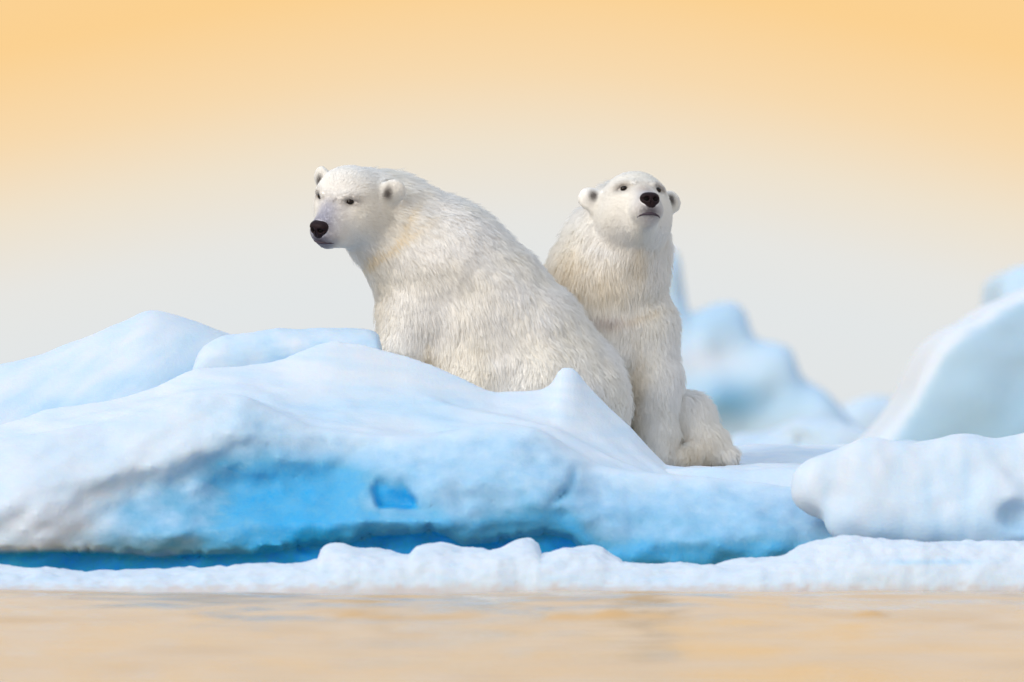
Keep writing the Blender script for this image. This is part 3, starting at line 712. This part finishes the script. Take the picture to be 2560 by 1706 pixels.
CREAM = np.array([.962, .945, .89]); WHITE = np.array([.975, .97, .955])
def mixc(a, b, t): return a * (1 - t[:, None]) + np.asarray(b) * t[:, None]
def face_tint(c, hl, part, muzzle):
    r, f, u = hl[:, 0], hl[:, 1], hl[:, 2]
    inh = np.isin(part, ('head',))
    # thin hair over dark skin near the nose and lips, dark rims at the eyes, dark inside of the ears
    mz = np.exp(-((f - .315) / .06) ** 2 - (r / .085) ** 2) * inh
    c = mixc(c, (.34, .34, .42), np.clip(mz * muzzle, 0, .85))
    br = np.exp(-((f - .25) / .07) ** 2 - (r / .055) ** 2 - ((u + .065) / .05) ** 2) * inh
    c = mixc(c, (.42, .43, .52), np.clip(br * (muzzle - .25), 0, .8))
    lp = np.exp(-((u + .190) / .024) ** 2 - ((f - .29) / .06) ** 2 - (r / .036) ** 2) * inh
    c = mixc(c, (.07, .05, .08), np.clip(lp * 1.15, 0, .88))
    for q in (-1, 1):
        e = np.exp(-((r - q * .092) / .030) ** 2 - ((u + .020) / .024) ** 2 - ((f - .20) / .05) ** 2) * inh
        c = mixc(c, (.13, .10, .10), np.clip(e * .95, 0, .85))
        ins = np.exp(-((r - q * .194) / .021) ** 2 - ((u + .008) / .030) ** 2) * (f > -.03) * (part == 'ear')
        c = mixc(c, (.09, .075, .07), np.clip(ins * 1.1, 0, .9))
    return c
def pxy(v): u, w_ = inv(v); return u * 1.088, w_ * 1.088

def left_tint(v, hl, part):
    px, py = pxy(v); n1 = fbm3(v * 4, 3, 3)
    c = mixc(np.repeat(WHITE[None], len(v), 0), CREAM, np.clip(.45 + .7 * n1, 0, 1))
    warm = gauss(px, py, 1130, 930, 130, 80) * .5 + gauss(px, py, 1070, 900, 14, 60) * .8 + gauss(px, py, 945, 800, 40, 110) * .5
    st = gauss(px, py, 985, 612, 90, 6, -.62) + gauss(px, py, 1010, 560, 60, 8, -1.1) * .8 + gauss(px, py, 930, 640, 26, 14, -.8) * .8
    c = mixc(c, (.90, .80, .62), np.clip(warm * .6 + st * .8 + .15 * n1 * (warm > .2), 0, .85))
    c = face_tint(c, hl, part, 1.0)
    return mixc(c, (.10, .08, .09), np.clip(.6 * gauss(px, py, 835, 503, 9, 2.2, -.6) * (part == 'head') * (hl[:, 1] > .1), 0, .85))
def right_tint(v, hl, part):
    px, py = pxy(v); n1 = fbm3(v * 4, 13, 3)
    c = mixc(np.repeat(WHITE[None], len(v), 0), CREAM, np.clip(.55 + .7 * n1, 0, 1))
    warm = gauss(px, py, 1470, 700, 130, 90) * .6 + gauss(px, py, 1590, 990, 26, 110) + gauss(px, py, 1400, 700, 50, 70) * .7 + gauss(px, py, 1750, 1150, 70, 60) + gauss(px, py, 1600, 640, 24, 50) * .6
    warm += gauss(px, py, 1590, 790, 60, 10, -.3) * .8
    c = mixc(c, (.92, .83, .68), np.clip(warm * .7 + .2 * n1 * (warm > .2), 0, .9))
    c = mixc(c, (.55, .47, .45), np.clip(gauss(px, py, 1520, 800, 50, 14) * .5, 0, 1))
    r, f, u = hl.T
    c = mixc(c, (.78, .60, .36), .5 * np.exp(-((f - .25) / .03) ** 2 - (r / .03) ** 2 - ((u + .06) / .04) ** 2) * (part == 'head'))
    return face_tint(c, hl, part, .55)

def fur_len(hh, part, p0):
    f = hh[:, 1]; ln = np.full(len(hh), .042)
    d = np.linalg.norm(hh - np.array([0, .30, -.13]), axis=1)
    lh = np.interp(d, [.0, .08, .16, .28, .40], [.005, .008, .015, .028, .046])
    lh = lh + .022 * sstep(-.19, -.27, hh[:, 2]) * sstep(.28, .18, f)
    ln = np.where(part == 'head', lh, ln); ln = np.where(part == 'ear', .011, ln)
    ln = np.where(np.isin(part, ('foreleg', 'hind_leg')), .038, ln)
    return ln

# left bear: sitting side-on, head turned to the camera
b1 = Bear(.12, (892, 463), -.10, -34, -15, 10)
dn = np.array([0, 0, -1.]); bk = np.array([.65, 0, -.6])
b1.cone((1395, 1000, 0), (1310, 870, 0), 168, 158, 'torso', bk * .5 + dn * .6, .08)
b1.cone((1400, 1045, 0), (1390, 985, 0), 148, 160, 'torso', bk * .4 + dn * .7, .08)
b1.cone((1310, 870, 0), (1215, 755, 0), 157, 152, 'torso', bk * .5 + dn * .5, .08)
b1.cone((1215, 755, 0), (1112, 668, 0), 150, 148, 'torso', bk * .5 + dn * .45, .08)
b1.cone((1112, 668, 0), (1058, 770, -.02), 140, 112, 'torso', bk * .15 + dn, .10)
b1.cone((1100, 655, -.02), (985, 555, -.06), 138, 108, 'torso', (.8, .1, -.55), .10)
b1.cone((985, 555, -.06), (930, 520, -.14), 106, 88, 'torso', (.8, .2, -.5), .08)
b1.cone((1058, 780, -.13), (1010, 900, -.17), 82, 64, 'foreleg', (.05, 0, -1), .08)
b1.cone((1010, 900, -.17), (985, 1080, -.22), 64, 50, 'foreleg', (0, 0, -1), .05)
b1.cone((985, 1090, -.22), (950, 1135, -.26), 50, 42, 'foreleg', (-.5, 0, -.8), .05)
b1.cone((1040, 780, .20), (985, 900, .24), 80, 58, 'foreleg', (.05, 0, -1), .08)
b1.cone((985, 900, .24), (965, 1080, .26), 58, 50, 'foreleg', (0, 0, -1), .05)
b1.cone((965, 1090, .26), (930, 1135, .24), 50, 42, 'foreleg', (-.5, 0, -.8), .05)
b1.cone((1350, 1000, -.16), (1190, 1020, -.22), 125, 96, 'hind_leg', (-.1, 0, -1), .12)
b1.cone((1190, 1010, -.26), (1230, 1110, -.28), 92, 52, 'hind_leg', (.1, 0, -1), .06)
b1.cone((1250, 1120, -.28), (1130, 1135, -.30), 46, 40, 'hind_leg', (-.7, 0, -.5), .05)
b1.cone((1350, 1010, .20), (1180, 1020, .28), 120, 92, 'hind_leg', (-.45, 0, -.8), .08)
b1.cone((1180, 1020, .28), (1150, 1130, .30), 90, 44, 'hind_leg', (0, 0, -1), .06)
b1.cone((1180, 850, -.06), (1210, 1000, -.15), 128, 125, 'torso', bk * .1 + dn, .12)
b1.cone((900, 560, -.16), (1000, 622, -.08), 52, 92, 'torso', (.5, .1, -.8), .10)
b1.head()
build_bear(b1, 'white polar bear sitting side-on, head turned back, grey muzzle lowered', left_tint, 215000, 5, (1260, 1165), fur_len, lambda p: sum(a * gauss(*pxy(p), x, y, sx, sy, r) for a, x, y, sx, sy, r in [(1, 1340, 800, 60, 150, -.6), (.9, 1290, 930, 110, 60, 0), (.7, 1160, 560, 90, 40, .7)]))

# right bear: sitting upright and frontal, chin raised
b2 = Bear(.80, (1577, 498), .62, 15, 20.5, 2)
b2.cone((1588, 572, -.24), (1556, 655, -.12), 60, 105, 'torso', (-.05, -.1, -1), .12)
b2.cone((1566, 555, -.10), (1535, 640, -.04), 100, 122, 'torso', (-.1, -.1, -1), .08)
b2.cone((1535, 640, -.02), (1512, 720, 0), 126, 142, 'torso', (-.1, -.1, -1), .08)
b2.cone((1512, 720, 0), (1530, 860, .02), 140, 150, 'torso', (0, 0, -1), .06)
b2.cone((1530, 860, .02), (1515, 1010, .14), 150, 165, 'torso', (0, 0, -1), .08)
b2.cone((1505, 740, .15), (1500, 1020, .35), 135, 165, 'torso', (0, .2, -1), .08)
b2.cone((1612, 830, -.08), (1630, 950, -.14), 80, 64, 'foreleg', (.12, 0, -1), .05)
b2.cone((1630, 950, -.14), (1640, 1080, -.16), 64, 50, 'foreleg', (.10, 0, -1), .04)
b2.cone((1640, 1090, -.16), (1645, 1138, -.24), 50, 42, 'foreleg', (0, -.5, -.8), .04)
b2.cone((1470, 840, -.08), (1490, 960, -.14), 82, 64, 'foreleg', (.05, 0, -1), .05)
b2.cone((1490, 960, -.14), (1510, 1080, -.16), 64, 50, 'foreleg', (.05, 0, -1), .04)
b2.cone((1510, 1090, -.16), (1512, 1138, -.24), 50, 42, 'foreleg', (0, -.5, -.8), .04)
b2.cone((1570, 1040, .22), (1712, 1052, .06), 110, 66, 'hind_leg', (.4, -.2, -.8), .05)
b2.cone((1712, 1050, .06), (1752, 1112, .02), 66, 58, 'hind_leg', (.35, -.1, -1), .05)
b2.cone((1752, 1110, .02), (1815, 1140, -.02), 52, 26, 'hind_leg', (.6, 0, -.7), .05)
b2.cone((1740, 1140, -.02), (1700, 1150, -.18), 34, 30, 'hind_leg', (-.3, -.7, -.4), .04)
b2.cone((1470, 1040, .22), (1370, 1060, .10), 110, 70, 'hind_leg', (-.4, -.2, -.8), .05)
b2.cone((1370, 1060, .10), (1340, 1130, -.05), 68, 40, 'hind_leg', (-.3, -.2, -1), .05)
b2.head()
build_bear(b2, 'cream polar bear sitting upright facing the camera, chin raised', right_tint, 200000, 11, (1560, 1165), fur_len)
